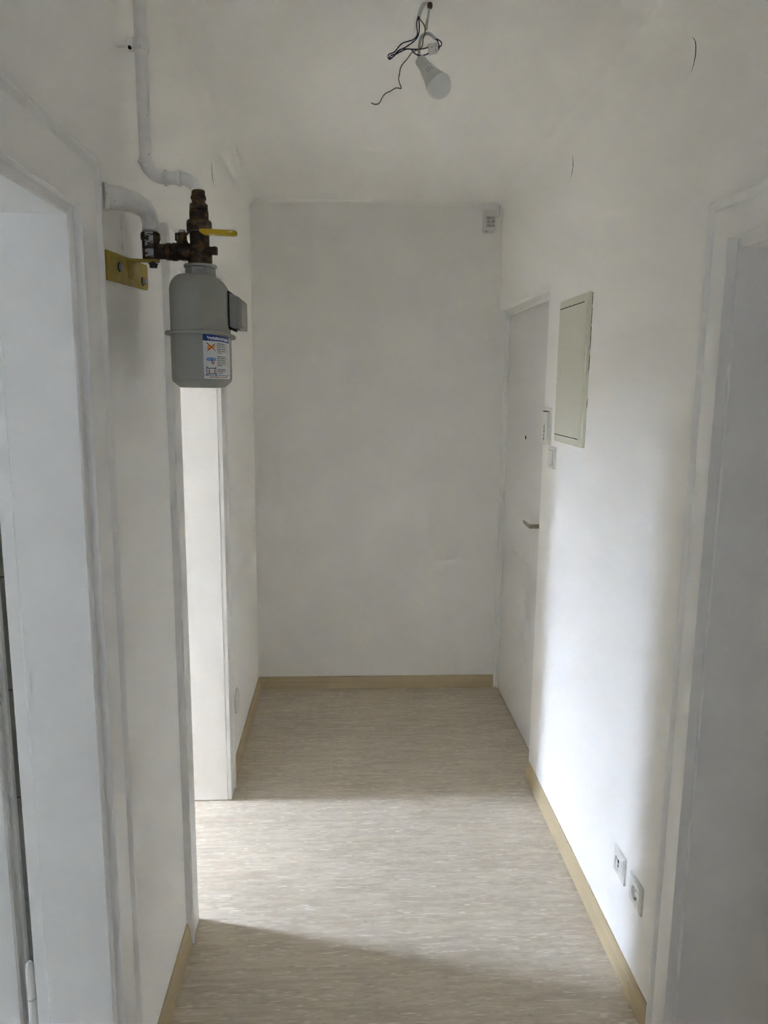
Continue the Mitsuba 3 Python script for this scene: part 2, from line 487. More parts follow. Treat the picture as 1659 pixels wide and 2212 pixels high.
# door_4: entrance door in the niche
d4 = struct("door_4", "smooth white entrance door set in the niche of the right wall", "door")
put("leaf", box((XD, 3.03, 0.006), (XD + 0.045, 3.966, 2.020), 0.002), "m_door", d4)
fr = [box((XD - 0.022, 3.0205, 2.034), (XD + 0.05, YB, NICHE[1]), 0.003), box((XD - 0.008, 3.0205, 2.021), (XD + 0.05, YB, 2.034), 0.002),
      box((XD - 0.022, 3.978, 0.002), (XD + 0.05, YB, 2.034), 0.003), box((XD - 0.008, 3.967, 0.002), (XD + 0.05, 3.978, 2.021), 0.002)]
put("frame", cat(fr), "m_trim", d4)
put("threshold", box((XD + 0.004, 3.025, -0.003), (XD + 0.06, 3.966, 0.004)), "m_darkgap", d4)
for z in (1.615, 0.30):
    put("hinge", cat([lathe([(0.004, 0), (0.0075, 0.004), (0.0075, 0.066)], (XD - 0.006, 3.968, z)), lathe([(0.0075, 0), (0.0075, 0.08), (0.005, 0.086)], (XD - 0.006, 3.968, z + 0.070))]), "m_trim", d4, smooth=35)
put("panel", hull([(XD + 0.001, y, z) for y in (3.395, 3.725) for z in (0.30, 0.848)] + [(XD - 0.0030, y, z) for y in (3.402, 3.718) for z in (0.307, 0.841)]), "m_door", d4,
    label="faint raised rectangle on the door below the handle")
put("peephole", lathe([(0.008, 0), (0.008, 0.002), (0.005, 0.003)], (XD, 3.541, 1.427), (-1, 0, 0), 20), "m_black", d4)
HZ = 1.072
hd = cat([lathe([(0.026, 0), (0.026, 0.006), (0.022, 0.009)], (XD, 3.165, HZ), (-1, 0, 0)), hull([(x, y, HZ + h) for x in (XD - 0.004, XD - 0.058) for y in (3.160, 3.171) for h in (-0.0085, 0.0085)]),
          hull([(x, 3.160, HZ + h) for x in (XD - 0.051, XD - 0.0605) for h in (-0.0090, 0.0090)] + [(x, 3.225, HZ + h) for x in (XD - 0.053, XD - 0.0615) for h in (-0.0085, 0.0080)] + [(x, 3.268, HZ + h) for x in (XD - 0.056, XD - 0.0615) for h in (-0.0040, 0.0075)] + [(XD - 0.060, 3.290, HZ + 0.006)])])
put("handle", hd, "m_handle", d4, smooth=30, label="muted brass-coloured lever handle")

# ------------------------------------------------------------------ gas pipes
Y0 = 1.74


def white_pipe(path, r):
    return tube(path, r, 24)


def arc(c, r, a0, a1, n=12):
    """In the plane y = Y0: centre (x, z), angles in degrees from +x towards +z."""
    a = np.radians(np.linspace(a0, a1, n))
    return [(c[0] + r * np.cos(t), Y0, c[1] + r * np.sin(t)) for t in a]


g1 = thing("gas_pipe", "white painted vertical gas pipe bending down into the brass coupling above the meter", "pipe")
pth = [(-0.424, Y0, z) for z in np.linspace(2.585, 2.142, 10)] + arc((-0.386, 2.140), 0.038, 180, 270) + [(-0.375, Y0, 2.102), (-0.358, Y0, 2.102)] + arc((-0.3500, 2.0675), 0.0345, 90, 0) + [(-0.3155, Y0, 2.0635), (-0.3155, Y0, 2.0600)]
put("run", white_pipe(pth, 0.0132), "m_pipe", g1, smooth=True)
for c, ax in (((-0.424, Y0, 2.133), (0, 0, 1)), ((-0.383, Y0, 2.102), (1, 0, 0)), ((-0.3545, Y0, 2.102), (1, 0, 0))):
    put("coupling_ring", lathe([(0.0135, -0.0045), (0.0160, -0.003), (0.0168, 0), (0.0160, 0.003), (0.0135, 0.0045)], c, ax, 28), "m_pipe", g1, smooth=40)

k = thing("pipe_clamp", "painted clamp fixing the vertical gas pipe to the left wall", "pipe clamp")
put("band", lathe([(0.0135, -0.012), (0.0160, -0.012), (0.0168, 0), (0.0160, 0.012), (0.0135, 0.012)], (-0.424, Y0, 2.362), (0, 0, 1), 28), "m_pipe", k, smooth=40)
put("lug", cat([box((-0.452, Y0 - 0.006, 2.350), (-0.436, Y0 - 0.0015, 2.374), 0.001), box((-0.452, Y0 + 0.0015, 2.350), (-0.436, Y0 + 0.006, 2.374), 0.001)]), "m_pipe", k)
put("stem", tube([(XL - 0.002, Y0, 2.362), (-0.46, Y0, 2.362), (-0.44, Y0, 2.362)], 0.0045, 12), "m_pipe", k, smooth=40)
put("screw", lathe([(0.0035, 0), (0.0035, 0.004), (0.002, 0.0055)], (-0.4455, Y0 - 0.006, 2.3535), (0, -1, 0), 14), "m_black", k)

g2 = thing("gas_pipe", "thick white painted pipe elbow coming out of the wall beside the near left doorway", "pipe")
pth = curve([(XL - 0.004, 1.605, 2.031), (-0.462, 1.622, 2.034), (-0.446, 1.655, 2.037), (-0.430, 1.695, 2.036), (-0.421, 1.726, 2.026), (-0.4200, 1.7395, 2.008), (-0.4205, 1.740, 1.9900)], 40)
rr = np.interp(np.linspace(0, 1, 40), [0, 0.1, 0.3, 0.55, 0.75, 1], [0.0225, 0.0225, 0.0225, 0.0205, 0.0185, 0.0172])
el = tube(pth, rr, 28)
v = np.array(el.vertices)
v += (meshkit.fbm(v * 60, 2, 3)[:, None] - 0.5) * 0.0022
el = trimesh.Trimesh(v, el.faces, process=False)
put("elbow", el, "m_pipe", g2, smooth=True)
put("flange", lathe([(0.027, 0), (0.0265, 0.004), (0.0235, 0.009)], (XL - 0.003, 1.600, 2.031), (1, 0.55, 0), 28), "m_pipe", g2, smooth=40)

# ------------------------------------------------------------------ wall bracket (yellow chromate)
k = thing("mounting_bracket", "yellow metal bracket bolted to the wall under the thick pipe elbow", "bracket")
tilt = 0.030 / 0.33


def skew(m):
    v = np.array(m.vertices)
    v[:, 2] += (v[:, 1] - 1.735) * tilt * 0.55
    return trimesh.Trimesh(v, m.faces, process=False)


pl = plate(rrect(1.572, 1.900, 1.878, 1.936, 0.012), XL - 0.002, XL + 0.004, "x")
put("plate", skew(pl), "m_yellow", k)
put("fold", skew(box((XL + 0.003, 1.572, 1.879), (XL + 0.008, 1.592, 1.935), 0.002)), "m_yellow", k)
put("arm", cat([hull([(x, y, z) for x in (XL + 0.003, -0.405) for y in (Y0 - 0.012, Y0 + 0.012) for z in (1.929, 1.9335)]),
                hull([(XL + 0.003, Y0 + s * 0.004, z) for s in (-1, 1) for z in (1.893, 1.932)] + [(XL + 0.013, Y0 + s * 0.003, 1.931) for s in (-1, 1)] + [(XL + 0.010, Y0 + s * 0.003, 1.893) for s in (-1, 1)])]), "m_yellow", k)
for y, z in ((1.664, 1.9065), (1.848, 1.9005)):
    b = put("bolt", hexnut(0.0076, 0.008, (XL + 0.005, y, z), (1, 0, 0)), "m_steel", k)
    put("dark_hole_disc", lathe([(0.0095, 0), (0.0095, 0.0018)], (XL + 0.0035, y, z), (1, 0, 0), 24), "m_darksteel", k)  # dark disc standing for the hole behind the bolt head
put("bolt", cat([hexnut(0.0085, 0.0075, (-0.4165, Y0, 1.9165)), lathe([(0.0105, 0), (0.0105, 0.002)], (-0.4165, Y0, 1.9240), seg=20), lathe([(0.004, 0), (0.004, 0.006)], (-0.4165, Y0, 1.926), seg=12)]), "m_darksteel", k)

# ------------------------------------------------------------------ brass gas valve and meter coupling
g = thing("gas_valve", "tarnished brass gas valve with yellow lever connecting the pipes to the meter", "gas valve")
XC, XE, ZV = -0.3155, -0.4205, 1.951
ex = (1, 0, 0)
put("elbow_fitting", cat([lathe([(0.0165, 0), (0.0180, 0.003), (0.0185, 0.040)], (XE, Y0, 1.9335)), lathe([(0.0200, 0), (0.0208, 0.003), (0.0208, 0.013), (0.019, 0.016)], (XE, Y0, 1.9735)), lathe([(0.016, 0), (0.016, 0.03)], (XE, Y0, ZV), ex)]),
    "m_brass", g, smooth=40)
put("label_plate", hull([(XE + r * math.sin(a), Y0 - r * math.cos(a), z) for a in np.radians(np.linspace(-22, 28, 7)) for r in (0.0180, 0.0212) for z in (1.9375, 1.9885)]), "m_zinc", g, label="flaking grey zinc paint on the elbow")
put("union_ring", lathe([(0.0165, 0), (0.0185, 0.002), (0.0185, 0.011), (0.0165, 0.013)], (-0.389, Y0, ZV), ex), "m_brass", g, smooth=40)
put("union_nut", hexnut(0.0205, 0.014, (-0.3755, Y0, ZV), ex, 0.12, 0.3), "m_brass", g)
put("valve_body", cat([lathe([(0.0165, 0), (0.0178, 0.004), (0.0185, 0.014), (0.0178, 0.03), (0.0178, 0.052)], (-0.362, Y0, ZV), ex), lathe([(0.014, 0), (0.014, 0.004), (0.0095, 0.012), (0.0095, 0.026)], (-0.3525, Y0, 1.9645))]), "m_brass", g, smooth=35)
put("stem_nut", hexnut(0.0075, 0.007, (-0.3525, Y0, 1.9895)), "m_steel", g)
# the vertical coupling
put("lower_body", lathe([(0.0225, 0), (0.0258, 0.006), (0.0262, 0.028), (0.0235, 0.036), (0.0207, 0.042), (0.0207, 0.068)], (XC, Y0, 1.9235)), "m_brass", g, smooth=35)
put("hex_nut", hexnut(0.0268, 0.027, (XC, Y0, 1.9905), (0, 0, 1), 0.14, 0.22), "m_brass", g)
put("sleeve", lathe([(0.0203, 0), (0.0203, 0.019), (0.0195, 0.0205)], (XC, Y0, 2.0165)), "m_brass", g, smooth=35)
put("knurled_collar", hexnut(0.0195, 0.0135, (XC, Y0, 2.0370), (0, 0, 1), 0.12, 0, 14), "m_brass", g)
put("neck", lathe([(0.0142, 0), (0.0142, 0.0085), (0.0158, 0.0095), (0.0166, 0.0130), (0.0158, 0.0165), (0.0142, 0.0175), (0.0142, 0.0275), (0.0120, 0.0290)], (XC, Y0, 2.0500)), "m_brass", g, smooth=35)
pg = put("plug", cat([lathe([(0.0085, 0), (0.0085, 0.010)], (XC + 0.0205, Y0 - 0.006, 1.9535), ex, 24), hexnut(0.0098, 0.010, (XC + 0.0285, Y0 - 0.006, 1.9535), ex)]), "m_brass", g, smooth=25)
# lever
lv = put("lever", cat([box((-0.3655, Y0 - 0.008, 1.9862), (-0.342, Y0 + 0.008, 1.9895), 0.001), box((-0.3670, Y0 - 0.007, 1.9735), (-0.3640, Y0 + 0.007, 1.9895), 0.001),
                       hull([(-0.344, Y0 - 0.008, 1.9865), (-0.344, Y0 + 0.006, 1.9865), (-0.344, Y0 - 0.008, 1.9892), (-0.344, Y0 + 0.006, 1.9892), (-0.326, Y0 - 0.036, 1.9890), (-0.326, Y0 - 0.026, 1.9890), (-0.326, Y0 - 0.036, 1.9915), (-0.326, Y0 - 0.026, 1.9915)]),
                       box((-0.328, Y0 - 0.0375, 1.9885), (-0.300, Y0 - 0.027, 1.9915), 0.0008)]), "m_darksteel", g)
gp = hull([(-0.309 + dx, Y0 - 0.0330 + dy, 1.9885 + dz) for dx, dy, dz in [(0, -0.0055, -0.001), (0, 0.0055, -0.001), (0, -0.0055, 0.0042), (0, 0.0055, 0.0042), (0.008, -0.0075, -0.0065), (0.008, 0.0075, -0.0065), (0.008, -0.007, 0.0047), (0.008, 0.007, 0.0047),
          (0.072, -0.0075, -0.0085), (0.072, 0.0075, -0.0085), (0.072, -0.007, 0.0027), (0.072, 0.007, 0.0027), (0.078, -0.005, -0.0068), (0.078, 0.005, -0.0068), (0.078, -0.005, 0.0012), (0.078, 0.005, 0.0012), (0.080, 0, -0.003)]])
put("grip", gp, "m_grip", lv, label="yellow plastic sleeve of the lever")

# ------------------------------------------------------------------ gas meter
gm = thing("gas_meter", "grey rounded gas meter with a warning sticker hanging from the brass valve", "gas meter")
MC = np.array([-0.3165, 1.742])
MA, MB, MN = 0.0575, 0.137, 2.7
TH = np.linspace(0, 2 * np.pi, 97)[:-1]


def msec(th, s=1.0, grow=0.0):
    c, d = np.cos(th), np.sin(th)
    return np.stack([MC[0] + (MA * s + grow) * np.sign(c) * np.abs(c) ** (2 / MN), MC[1] + (MB * s + grow) * np.sign(d) * np.abs(d) ** (2 / MN)], -1)


def mloft(levels):
    """levels: (z, scale, grow)."""
    n = len(TH)
    v = np.vstack([np.column_stack([msec(TH, s, g_), np.full(n, z)]) for z, s, g_ in levels] + [[[*MC, levels[0][0]]], [[*MC, levels[-1][0]]]])
    f = []
    for i in range(len(levels) - 1):
        for j in range(n):
            a, b = i * n + j, i * n + (j + 1) % n
            f += [[a, b, b + n], [a, b + n, a + n]]
    e = len(levels) * n
    for j in range(n):
        f += [[e, (j + 1) % n, j], [e + 1, e - n + j, e - n + (j + 1) % n]]
    return trimesh.Trimesh(v, f, process=False)


put("lower_shell", mloft([(1.6605, 0.70, 0), (1.6610, 0.74, 0), (1.6630, 0.79, 0), (1.6735, 0.965, 0), (1.6765, 0.988, 0), (1.6800, 0.998, 0), (1.6830, 1.0, 0), (1.7730, 1.0, 0)]), "m_meter", gm, smooth=30)
put("upper_shell", mloft([(1.7730, 1.0, -0.0008), (1.8520, 1.0, -0.0008), (1.8640, 0.992, 0), (1.8730, 0.965, 0), (1.8810, 0.915, 0), (1.8880, 0.84, 0), (1.8935, 0.74, 0), (1.8970, 0.60, 0), (1.8985, 0.45, 0)]), "m_meter", gm, smooth=40)
put("rim", mloft([(1.7700, 1.0, 0.001), (1.7705, 1.0, 0.0095), (1.7722, 1.0, 0.0108), (1.7752, 1.0, 0.0108), (1.7772, 1.0, 0.0090), (1.7778, 1.0, 0.001)]), "m_meter", gm, smooth=40)
put("connection_nut", hexnut(0.0325, 0.024, (XC, Y0, 1.8965), (0, 0, 1), 0.06, 0.1), "m_meter_collar", gm)
put("collar", lathe([(0.0330, 0), (0.0355, 0.0015), (0.0355, 0.0050), (0.0335, 0.0065)], (XC, Y0, 1.9180)), "m_meter_collar", gm, smooth=35)
put("seal_tag", hull([(XC + 0.006 + a, Y0 - 0.0365 + b, 1.9135 + c) for a in (-0.007, 0.007) for b in (0, 0.003) for c in (-0.003, 0.002)]), "m_meter_collar", gm)
xf = MC[0] + MA - 0.001
cb = put("counter_box", hull([(xf, 1.752, 1.870), (xf, 1.872, 1.870), (xf, 1.752, 1.797), (xf, 1.872, 1.797), (xf + 0.024, 1.752, 1.8595), (xf + 0.024, 1.872, 1.8595), (xf + 0.024, 1.752, 1.792), (xf + 0.024, 1.872, 1.792),
                             (xf + 0.028, 1.757, 1.855), (xf + 0.028, 1.867, 1.855), (xf + 0.028, 1.757, 1.792), (xf + 0.028, 1.867, 1.792), (xf + 0.010, 1.752, 1.792), (xf + 0.010, 1.872, 1.792)]), "m_meter", gm)
put("window", box((xf + 0.0275, 1.762, 1.800), (xf + 0.029, 1.862, 1.850), 0.0006), "m_meter_collar", cb)
put("gasket", hull([(xf + 0.0035 + a, y, z) for a in (-0.0035, 0) for y, z in ((1.7505, 1.872), (1.8735, 1.872), (1.7505, 1.797), (1.8735, 1.797), (1.757, 1.7905), (1.867, 1.7905))]), "m_black", cb)
for i, (y0, w) in enumerate(((1.758, 0.040), (1.804, 0.014))):
    put("print", box((xf + 0.0100, y0, 1.7917), (xf + 0.020, y0 + w, 1.7921)), "m_ink", cb)
put("screw", lathe([(0.003, 0), (0.003, 0.001)], (xf + 0.009, 1.7522, 1.8625), (0, -1, 0), 14), "m_steel", cb)

# the sticker is bent round the front right corner of the shell
ths = np.linspace(-np.pi / 2, np.pi / 2, 1500)
sec = msec(ths)
arcl = np.r_[0, np.cumsum(np.linalg.norm(np.diff(sec, axis=0), axis=1))]
nrm = np.stack([np.gradient(sec[:, 1], arcl), -np.gradient(sec[:, 0], arcl)], -1)
ratio = sec[:, 0] / sec[:, 1]
U0 = arcl[np.argmax(ratio[:600] > -0.1812)]
LW, LZ0, LZ1 = 0.150, 1.6795, 1.7695


def bend(u, z, off):
    u = np.asarray(u, float) + U0
    p = np.stack([np.interp(u, arcl, sec[:, k_]) for k_ in (0, 1)], -1)
    q = np.stack([np.interp(u, arcl, nrm[:, k_]) for k_ in (0, 1)], -1)
    q /= np.linalg.norm(q, axis=1, keepdims=True)
    return np.column_stack([p + q * np.asarray(off)[:, None], z])


def flat(poly, off, th=0.0002):
    """A flat print (polygon in u, z) bent onto the shell."""
    m = trimesh.creation.extrude_polygon(poly, th, engine="earcut")
    for _ in range(6):
        e = np.ptp(m.vertices[m.faces][:, :, 0], axis=1).max()
        if e < 0.004:
            break
        m = m.subdivide_to_size(0.004, max_iter=12)
    v = np.array(m.vertices)
    return trimesh.Trimesh(bend(v[:, 0], v[:, 1], v[:, 2] + off), m.faces, process=False)


def strip(u0, u1, z0, z1, off, th=0.0002):
    n = max(2, int((u1 - u0) / 0.003))
    us = np.linspace(u0, u1, n)
    vs = np.vstack([bend(us, np.full(n, z), np.full(n, o)) for z, o in ((z0, off), (z1, off), (z1, off + th), (z0, off + th))])
    f = []
    for a, b in ((0, 1), (1, 2), (2, 3), (3, 0)):
        for i in range(n - 1):
            f += [[a * n + i, a * n + i + 1, b * n + i + 1], [a * n + i, b * n + i + 1, b * n + i]]
    f += [[0, n, 2 * n], [0, 2 * n, 3 * n], [n - 1, 3 * n - 1, 2 * n - 1], [n - 1, 4 * n - 1, 3 * n - 1]]
    m = trimesh.Trimesh(vs, f, process=False)
    m.fix_normals()
    return m


st = put("sticker", strip(0, LW, LZ0, LZ1, 0.0002), "m_sticker", gm, label="white warning sticker with blue header, pictograms and small text")
put("header", strip(0, LW - 0.010, LZ1 - 0.0125, LZ1, 0.0005), "m_blue", st)
tm = meshkit.text_mesh("Verhalten bei Gasgeruch", 0.0062, 0.0003, bold=True)
s_ = 0.118 / np.ptp(tm.vertices[:, 0])
tv = np.array(tm.vertices)
put("header_text", trimesh.Trimesh(bend(0.009 + tv[:, 0] * s_, LZ1 - 0.0095 + tv[:, 1], tv[:, 2] + 0.0008), tm.faces, process=False), "m_white_ink", st)


def line(a, b, w):
    return sg.LineString([a, b]).buffer(w, cap_style=2)


def blob(pts):
    return sg.Polygon(pts).buffer(0.0012).buffer(-0.0006)


IZ = (1.7445, 1.7185, 1.6955)
iu = 0.021
fl = cat([flat(sg.Point(iu - 0.006, IZ[0] - 0.001).buffer(0.0052), 0.0006), flat(sg.Point(iu + 0.0065, IZ[0] + 0.001).buffer(0.0052), 0.0006)])
put("flame_pictogram", fl, "m_orange", st)
put("cross_mark", cat([flat(line((iu - 0.013, IZ[0] + 0.008), (iu + 0.013, IZ[0] - 0.008), 0.0008), 0.0009), flat(line((iu - 0.012, IZ[0] - 0.008), (iu + 0.012, IZ[0] + 0.008), 0.0008), 0.0011)]), "m_red", st)
put("valve_pictogram", cat([flat(sg.Polygon([(iu - 0.015, IZ[1] + 0.003), (iu - 0.006, IZ[1] + 0.005), (iu + 0.006, IZ[1] + 0.005), (iu + 0.015, IZ[1] + 0.003), (iu + 0.015, IZ[1] - 0.001), (iu + 0.005, IZ[1] - 0.003), (iu - 0.005, IZ[1] - 0.003), (iu - 0.015, IZ[1] - 0.001)]), 0.0006)]), "m_lightblue", st)
put("arrow_pictogram", cat([flat(line((iu, IZ[1] + 0.002), (iu, IZ[1] - 0.0085), 0.0013), 0.0009), flat(line((iu + 0.003, IZ[1] - 0.0085), (iu + 0.0075, IZ[1] - 0.004), 0.0014), 0.0009)]), "m_red", st)
wn = [((-0.0085, 0.0055), (0.0085, 0.0055)), ((-0.0085, -0.0055), (0.0085, -0.0055)), ((-0.0085, -0.0055), (-0.0085, 0.0055)), ((0.0085, -0.0055), (0.0085, 0.0055)),
      ((-0.014, -0.008), (-0.014, 0.008)), ((0.014, -0.008), (0.014, 0.008)), ((-0.014, 0.008), (-0.0085, 0.0055)), ((0.014, 0.008), (0.0085, 0.0055)), ((-0.014, -0.008), (-0.0085, -0.0055)), ((0.014, -0.008), (0.0085, -0.0055))]
put("window_pictogram", cat([flat(line((iu + a[0], IZ[2] + a[1]), (iu + b[0], IZ[2] + b[1]), 0.00075), 0.0006) for a, b in wn]), "m_ink", st)
put("window_arrows", cat([flat(line((iu - 0.010, IZ[2] - 0.004), (iu - 0.006, IZ[2] + 0.001), 0.0008), 0.0009), flat(line((iu + 0.010, IZ[2] - 0.004), (iu + 0.006, IZ[2] + 0.001), 0.0008), 0.0009)]), "m_red", st)
rng = np.random.default_rng(5)
words, faint = [], []
for z0, nrow in ((1.7525, 6), (1.7260, 6), (1.6990, 3)):
    for r in range(nrow):
        z = z0 - r * 0.0038
        u, e = 0.041, 0.094 if r < nrow - 1 else 0.070
        while u < e:
            w = rng.uniform(0.004, 0.011)
            words.append(strip(u, min(u + w, e), z - 0.0008, z + 0.0009, 0.0005))
            u += w + 0.0022
        u, e = 0.102, 0.136
        while u < e:
            w = rng.uniform(0.004, 0.009)
            faint.append(strip(u, min(u + w, e), z - 0.0005, z + 0.0006, 0.0005))
            u += w + 0.004
put("text_lines", cat(words), "m_ink", st)
put("text_lines", cat(faint), "m_greyink", st)
put("rule", strip(0.001, LW - 0.010, 1.6862, 1.6872, 0.0005), "m_blue", st)
u, foot = 0.014, []
while u < 0.112:
    w = rng.uniform(0.003, 0.010)
    foot.append(strip(u, u + w, 1.6826, 1.6841, 0.0005))
    u += w + 0.0018
put("footer_text", cat(foot), "m_red", st)

# ------------------------------------------------------------------ ceiling cable, hook and hanging bulb
YL = 1.985


def wire(pts, dy=None, n=90):
    p = np.array([(x, YL, z) for x, z in pts])
    if dy is not None:
        p[:, 1] += np.interp(np.linspace(0, 1, len(p)), np.linspace(0, 1, len(dy)), dy)
    return curve(p, n)


cc = thing("ceiling_cable", "white sheathed cable with loose dark wires hanging out of the ceiling", "cable")
put("sheath", tube(wire([(0.1925, 2.5770), (0.1868, 2.5680), (0.1805, 2.5555), (0.1763, 2.5422)], n=16), 0.0044, 14), "m_cable_white", cc, smooth=True)
WA = [(0.1752, 2.5412), (0.172, 2.5319), (0.1715, 2.5168), (0.1727, 2.5014), (0.1671, 2.491), (0.1538, 2.4845), (0.136, 2.4778), (0.125, 2.4662), (0.1139, 2.4556), (0.1028, 2.4501), (0.1028, 2.445), (0.1118, 2.4463), (0.1228, 2.4579), (0.1317, 2.4654), (0.1496, 2.468), (0.1776, 2.4688), (0.2003, 2.4746)]
WB = [(0.1763, 2.5412), (0.1772, 2.527), (0.1775, 2.5087), (0.1716, 2.4942), (0.1605, 2.4837), (0.1428, 2.4729), (0.1272, 2.4642), (0.114, 2.4515), (0.1051, 2.4471), (0.1072, 2.4523), (0.1184, 2.4568), (0.134, 2.4624), (0.1586, 2.4672), (0.1665, 2.4592), (0.1779, 2.4544), (0.1891, 2.4558), (0.2010, 2.4610)]
WC = [(0.1774, 2.5412), (0.1798, 2.5332), (0.1867, 2.5253), (0.1902, 2.5152), (0.1905, 2.5009), (0.1862, 2.4885), (0.1843, 2.4721), (0.1743, 2.4636), (0.161, 2.458), (0.1499, 2.4443), (0.1345, 2.4263), (0.1302, 2.4076), (0.1304, 2.392), (0.1351, 2.3786), (0.1261, 2.3804), (0.1126, 2.3748), (0.0969, 2.3671), (0.088, 2.3553), (0.0802, 2.3447), (0.07, 2.3444), (0.0633, 2.3474)]
put("wire", tube(wire(WA, [0, -0.004, -0.006, -0.010, -0.008, -0.004, 0]), 0.0014, 10), "m_wire_black", cc, smooth=True)
put("wire", tube(wire(WB, [0, 0.003, 0.002, 0.006, 0.004, -0.002, -0.004, 0]), 0.0014, 10), "m_wire_blue", cc, smooth=True)
put("wire", tube(wire(WC, [0, -0.006, -0.012, -0.010, -0.004, 0, 0.004]), 0.0013, 10), "m_wire_earth", cc, smooth=True, label="loose brownish earth wire hanging down to the left")

hk = thing("ceiling_hook", "grey metal hanger screwed into the ceiling beside the cable", "hook")
put("base", hexnut(0.0062, 0.013, (0.2022, YL, 2.5600), (0, 0, 1), 0.2), "m_rust", hk)
hp = curve([(0.2020, YL, 2.566), (0.2005, YL, 2.5570), (0.1976, YL, 2.5378), (0.1955, YL, 2.5276), (0.1946, YL, 2.5175), (0.1942, YL, 2.5120)], 40)
put("shank", tube(hp, np.interp(np.linspace(0, 1, 40), [0, 0.5, 0.62, 0.9, 1], [0.0020, 0.0021, 0.0033, 0.0036, 0.0026]), 12), "m_cable_grey", hk, smooth=True)

bp_ = thing("pendant_bulb", "bare white light bulb hanging on a short grey cord below the ceiling hook", "light bulb")
P0, P1 = np.array([0.1782, YL, 2.4487]), np.array([0.2390, YL - 0.022, 2.3640])
ax = (P1 - P0) / np.linalg.norm(P1 - P0)
put("lampholder", lathe([(0.0085, 0), (0.0128, 0.003), (0.0138, 0.008), (0.0138, 0.022), (0.0150, 0.024), (0.0150, 0.028), (0.0135, 0.030)], P0, ax), "m_bulb_base", bp_, smooth=35)
put("housing", lathe([(0.0130, 0.028), (0.0172, 0.031), (0.0178, 0.036), (0.0205, 0.050), (0.0252, 0.064), (0.0285, 0.072)], P0, ax), "m_bulb_base", bp_, smooth=35, label="warm grey bulb housing")
R_ = 0.0305
gl = [(0.0283, 0.072)] + [(R_ * math.cos(a), 0.0815 + R_ * math.sin(a)) for a in np.radians(np.linspace(-16, 90, 18))]
put("diffuser", lathe(gl, P0, ax), "m_bulb_globe", bp_, smooth=60, label="frosted white globe")
for i in range(3):   # faint print on the housing
    a0 = -1.9 + 0.33 * i
    x_, y_, z_ = frame_of(ax)
    q = []
    for a in (a0, a0 + 0.16):
        for h in (0.038, 0.050):
            r = np.interp(h, [0.036, 0.050, 0.064], [0.0178, 0.0205, 0.0252])
            q += [P0 + ax * h + (r + e) * (math.cos(a + 1.2) * x_ + math.sin(a + 1.2) * y_) for e in (-0.0008, 0.0003)]
    put("print", hull(q), "m_plastic_grey", bp_)
put("cord", tube(wire([(0.1772, 2.4450), (0.1785, 2.4700), (0.1795, 2.4850), (0.1830, 2.4968), (0.1900, 2.5030), (0.1990, 2.5040), (0.2090, 2.5000), (0.2186, 2.4936)], [0, 0.004, 0.002, -0.003, 0.002], 50), 0.0034, 14), "m_cable_grey", bp_, smooth=True)
put("cord_wire", tube(wire([(0.2176, 2.4940), (0.2277, 2.4898), (0.2323, 2.4838), (0.228, 2.4765), (0.2205, 2.4774)], None, 40), 0.0014, 10), "m_wire_blue", bp_, smooth=True)
put("cord_wire", tube(wire([(0.2176, 2.4940), (0.2233, 2.4856), (0.2257, 2.4774), (0.2248, 2.4692), (0.2200, 2.466)], [0, -0.003, -0.003, 0], 40), 0.0014, 10), "m_wire_black", bp_, smooth=True)
tk = thing("terminal_block", "small white terminal block joining the wires beside the hanging bulb", "terminal block")
tq = np.array([(0.1985, 2.4800), (0.2222, 2.4845), (0.2238, 2.4630), (0.2022, 2.4575)])
put("body", hull([(x, YL + d, z) for x, z in tq for d in (-0.006, 0.006)]), "m_plastic", tk)
put("print", hull([(x, YL - 0.0062, z) for x, z in ((0.2045, 2.4730), (0.2120, 2.4745), (0.2120, 2.4725), (0.2045, 2.4710))] + [(x, YL - 0.0058, z) for x, z in ((0.2045, 2.4730), (0.2120, 2.4745), (0.2120, 2.4725), (0.2045, 2.4710))]), "m_plastic_grey", tk)
for z, m_ in ((2.4775, "m_plastic_grey"), (2.4660, "m_plastic_grey")):
    put("entry", box((0.2165, YL - 0.0063, z - 0.003), (0.2195, YL - 0.0058, z + 0.003)), m_, tk)

# ------------------------------------------------------------------ vented box in the back corner
sb = thing("wall_sensor", "small white vented box high on the end wall in the right corner", "sensor")
bx0, bx1, bz0, bz1, by = 0.694, 0.760, 2.434, 2.5345, YB - 0.032
shell = m3.Manifold.cube((bx1 - bx0, 0.034, bz1 - bz0)).translate((bx0, by, bz0))
for r in range(3):
    for c in range(8):
        shell -= m3.Manifold.cube((0.0028, 0.006, 0.0152)).translate((0.7105 + c * 0.00535, by - 0.001, 2.4880 - r * 0.0182))
put("housing", shell, "m_plastic", sb)
put("inside", box((0.7085, by + 0.0045, 2.446), (0.756, by + 0.0052, 2.5105)), "m_black", sb)
put("foot", box((0.702, by + 0.004, 2.427), (0.752, by + 0.030, 2.4345), 0.001), "m_plastic", sb)
put("led_opening", lathe([(0.0026, 0), (0.0026, 0.001)], (0.711, by + 0.0038, 2.4305), (0, -1, 0), 12), "m_black", sb)
put("cable", tube(curve([(0.757, by + 0.012, 2.500), (0.766, by + 0.012, 2.502), (0.774, by + 0.013, 2.511), (0.777, by + 0.014, 2.525), (0.776, by + 0.016, 2.540), (0.778, by + 0.018, 2.560), (0.780, by + 0.018, 2.580)], 30), 0.0021, 10), "m_cable_white", sb, smooth=True)

